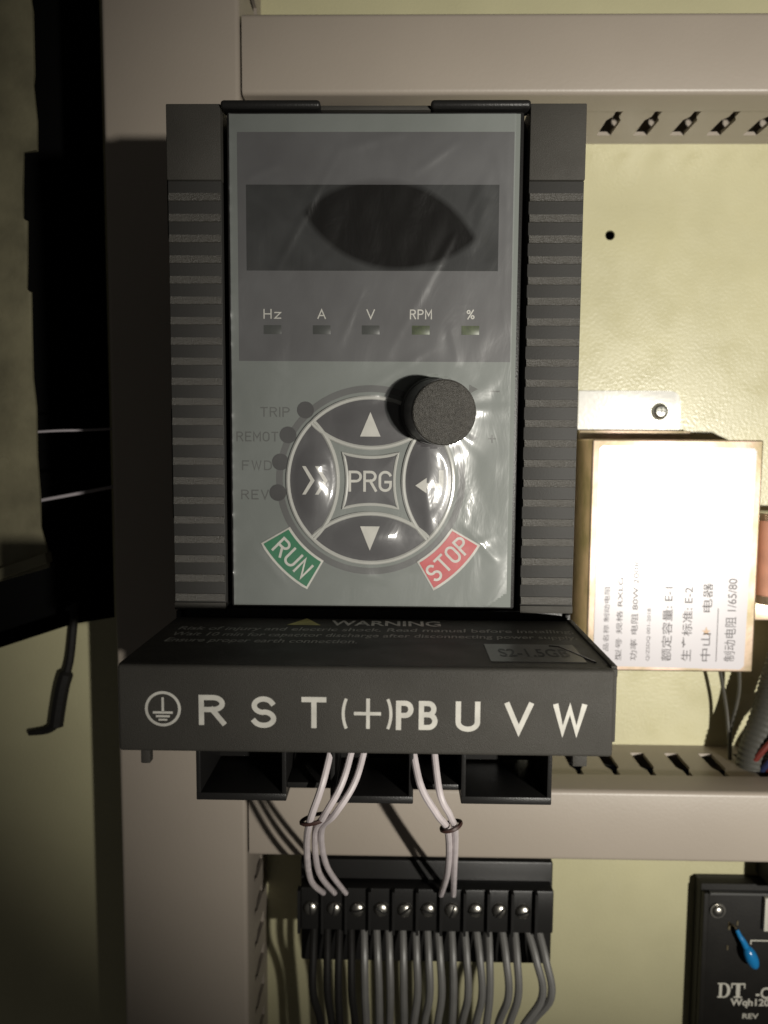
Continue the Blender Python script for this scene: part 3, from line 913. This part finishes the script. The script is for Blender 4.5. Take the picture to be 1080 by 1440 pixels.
# ================================================================== CIRCUIT BOARD
pcb = thing('circuit_board', (180, 0, -290), 'black circuit board with white print and a blue capacitor at lower right', 'circuit board')
MB().box(156.5, 240, -17.5, -9, -345, -236.4, 0.3).build('carrier', 'pcb', pcb)
MB().box(156.8, 159.4, -21, -17.3, -345, -239.5, 0.3).build('carrier_rail', 'pcb', pcb)
MB().box(159.6, 238, -20.2, -17.4, -345, -240.6, 0.15).build('board', 'pcb', pcb)
MB().box(160.0, 238, -20.5, -17.6, -240.4, -239.4).build('board_edge', 'ring', pcb)
sc_ = MB().cyl((163.8, -20.3, -248.3), (163.8, -21.2, -248.3), 3.8, 3.8, 28)
sc_.ball((163.8, -21.2, -248.3), 3.0, 1, .6, 1)
sc_.build('board_screw', 'steel', pcb)
ax = Vector((0.42, 0, -0.9)).normalized()
rot = ax.to_track_quat('Z', 'Y').to_matrix()
cp = MB().ball((179.3, -25.2, -269.5), 3.9, 0.85, 0.8, 1.65, rot)
cp = cp.tube(smooth([(172.2, -24, -256.0), (173.6, -24.4, -259), (175.2, -24.8, -261.5), (177.2, -25, -265.3)]), [0.9 + .03 * i for i in range(25)], 10)
cp.build('capacitor', 'blue', pcb)
MB().tube(smooth([(172.6, -24, -256.4), (170.6, -22.5, -254.5), (169.8, -20, -257)]), .35, 6).build('capacitor_lead', 'gold', pcb)
for x, z, w, hgt in [(170.0, -256.5, 1.0, 4.0), (174.0, -255.0, 0.8, 2.2), (169.6, -268.0, 0.7, 2.4)]:
    MB().box(x - w / 2, x + w / 2, -20.6, -20.1, z - hgt / 2, z + hgt / 2).build('solder_pad', 'gold', pcb)
b = MB(); b.box(181.5, 200, -20.32, -20.1, -264.4, -263.8); b.box(180.9, 181.5, -20.32, -20.1, -266.2, -263.8); b.build('silkscreen_line', 'silk', pcb, smooth=False)
b = MB(); b.box(186.0, 188.2, -23, -20, -257.5, -240.5, .2); b.box(188.2, 205, -23, -20, -245, -240.5, .2); b.box(188.2, 205, -23, -20, -257.5, -256, .2)
b.build('connector', 'silk', pcb)
MB().box(188.3, 205, -21.5, -20.1, -256, -245.2).build('connector_socket', 'redw', pcb)
def serif_D(x, z, w, h):
    t = w * .3; s = .09 * h
    m = MB()
    m.box(x + w * .12, x + w * .12 + t * .75, -20.36, -20.1, z, z + h)
    m.box(x, x + w * .55, -20.34, -20.1, z, z + s); m.box(x, x + w * .55, -20.34, -20.1, z + h - s, z + h)
    o = [(x + w * .5 + w * .5 * math.cos(a), z + h / 2 + h / 2 * math.sin(a)) for a in [math.pi / 2 - math.pi * k / 14 for k in range(15)]]
    i = [(x + w * .5 + (w * .5 - t * .85) * math.cos(a), z + h / 2 + (h / 2 - s) * math.sin(a)) for a in [-math.pi / 2 + math.pi * k / 14 for k in range(15)]]
    for k in range(14):
        f = [o[k], o[k + 1], i[13 - k], i[14 - k]]
        m.bm.faces.new([m.bm.verts.new((p[0], -20.35, p[1])) for p in f])
    return m
m = serif_D(165.8, -294.6, 6.4, 7.8); m.build('lettering', 'silk', pcb, smooth=False)
m = MB(); m.box(175.0, 177.0, -20.36, -20.1, -294.6, -286.8); m.box(173.9, 178.1, -20.34, -20.1, -294.6, -293.9); m.box(172.5, 179.5, -20.33, -20.1, -287.6, -286.8)
m.box(172.5, 173.1, -20.34, -20.1, -289.6, -287.2); m.box(178.9, 179.5, -20.34, -20.1, -289.6, -287.2); m.build('lettering', 'silk', pcb, smooth=False)
lettering('-C', (188.4, -291.8), (7.0, 6.2), -20.34, 'silk', pcb, bold=0.02)
lettering('Wqh120', (182.2, -297.4), (19.5, 5.0), -20.34, 'silk', pcb, bold=0.03)
lettering('REV', (182.8, -304.2), (8.0, 2.8), -20.34, 'silk', pcb, bold=0.02)
pcb.location += Vector((3.7, 8.0, -5.6)) * 0.001
tag(MB().box(190.8, 225, -26, -1, -240, -207, 0.8).build('black_plug', 'tape'), 'black block between the lower duct and the circuit board', 'plug')

# ================================================================== TERMINAL BLOCK AND CABLES AT THE BOTTOM
tb = thing('terminal_block', (21, 0, -240), 'black terminal block with a row of bright screws under the lower duct', 'terminal block')
MB().box(-36, 79, -44, -1, -262, -213, 1.0).build('body', 'dark', tb)
MB().box(-35, 78, -52, -43, -242, -222, 0.8).build('screw_bank', 'dark', tb)
src = None
for k in range(10):
    x = -30.5 + 10.55 * k
    if src is None:
        src = MB().ball((x, -52.2, -231.5), 3.4, 1, .55, 1).build('screw', 'steel', tb)
    else:
        copy_part(src, 10.55 * k, random.uniform(-.3, .3), tb)
    a = random.uniform(0, math.pi)
    MB().tube([(x - 2.8 * math.cos(a), -54.0, -231.5 - 2.8 * math.sin(a)), (x + 2.8 * math.cos(a), -54.0, -231.5 + 2.8 * math.sin(a))], .45, 6).build('screw_slot', 'dark', tb)
src = None
for k in range(11):
    x = -35.6 + 10.55 * k
    if src is None:
        src = MB().box(x - .6, x + .6, -55, -51, -242, -222).build('divider', 'dark', tb)
    else:
        copy_part(src, 10.55 * k, 0, tb)
ORD = ['first', 'second', 'third', 'fourth', 'fifth', 'sixth', 'seventh', 'eighth', 'ninth', 'tenth', 'eleventh', 'twelfth', 'thirteenth', 'fourteenth',
       'fifteenth', 'sixteenth', 'seventeenth', 'eighteenth', 'nineteenth']
for k in range(19):
    x = -29 + 5.6 * k + random.uniform(-.7, .7)
    e = x * 0.94 + random.uniform(-1.5, 1.5)
    bow = random.uniform(0, 2.5) + (5 if k > 16 else 0)
    wire('grey_wire', [(x, -48, -240), (x + bow * .6, -56, -252), (x + bow, -58, -268), (e + 1, -52 - (k % 3) * 2, -292), (e, -46, -350)], 1.75, 'gwire' if k > 3 else 'tape',
         '%s wire hanging under the terminal block, %s of the row counted from the left' % ('grey' if k > 3 else 'black', ORD[k]), 'wires under the terminal block')

# dark strip modelled in place of a cast shadow at the lower left
tag(MB().tube(smooth([(-153.5, -3, -104), (-155, -3, -118), (-157.0, -3.5, -134), (-160.5, -4, -146), (-163, -4.0, -158), (-164.5, -4, -167)]), [2.1] * 20 + [3.6] * 21, 8)
    .tube(smooth([(-164.5, -4, -166), (-170, -3, -170), (-179, -3, -171.5)]), [2.4 - .06 * i for i in range(17)], 8).build('shadow_strip', 'tape'),
    'dark strip standing in for a cast shadow on the cream plate at lower left', 'cast shadow')
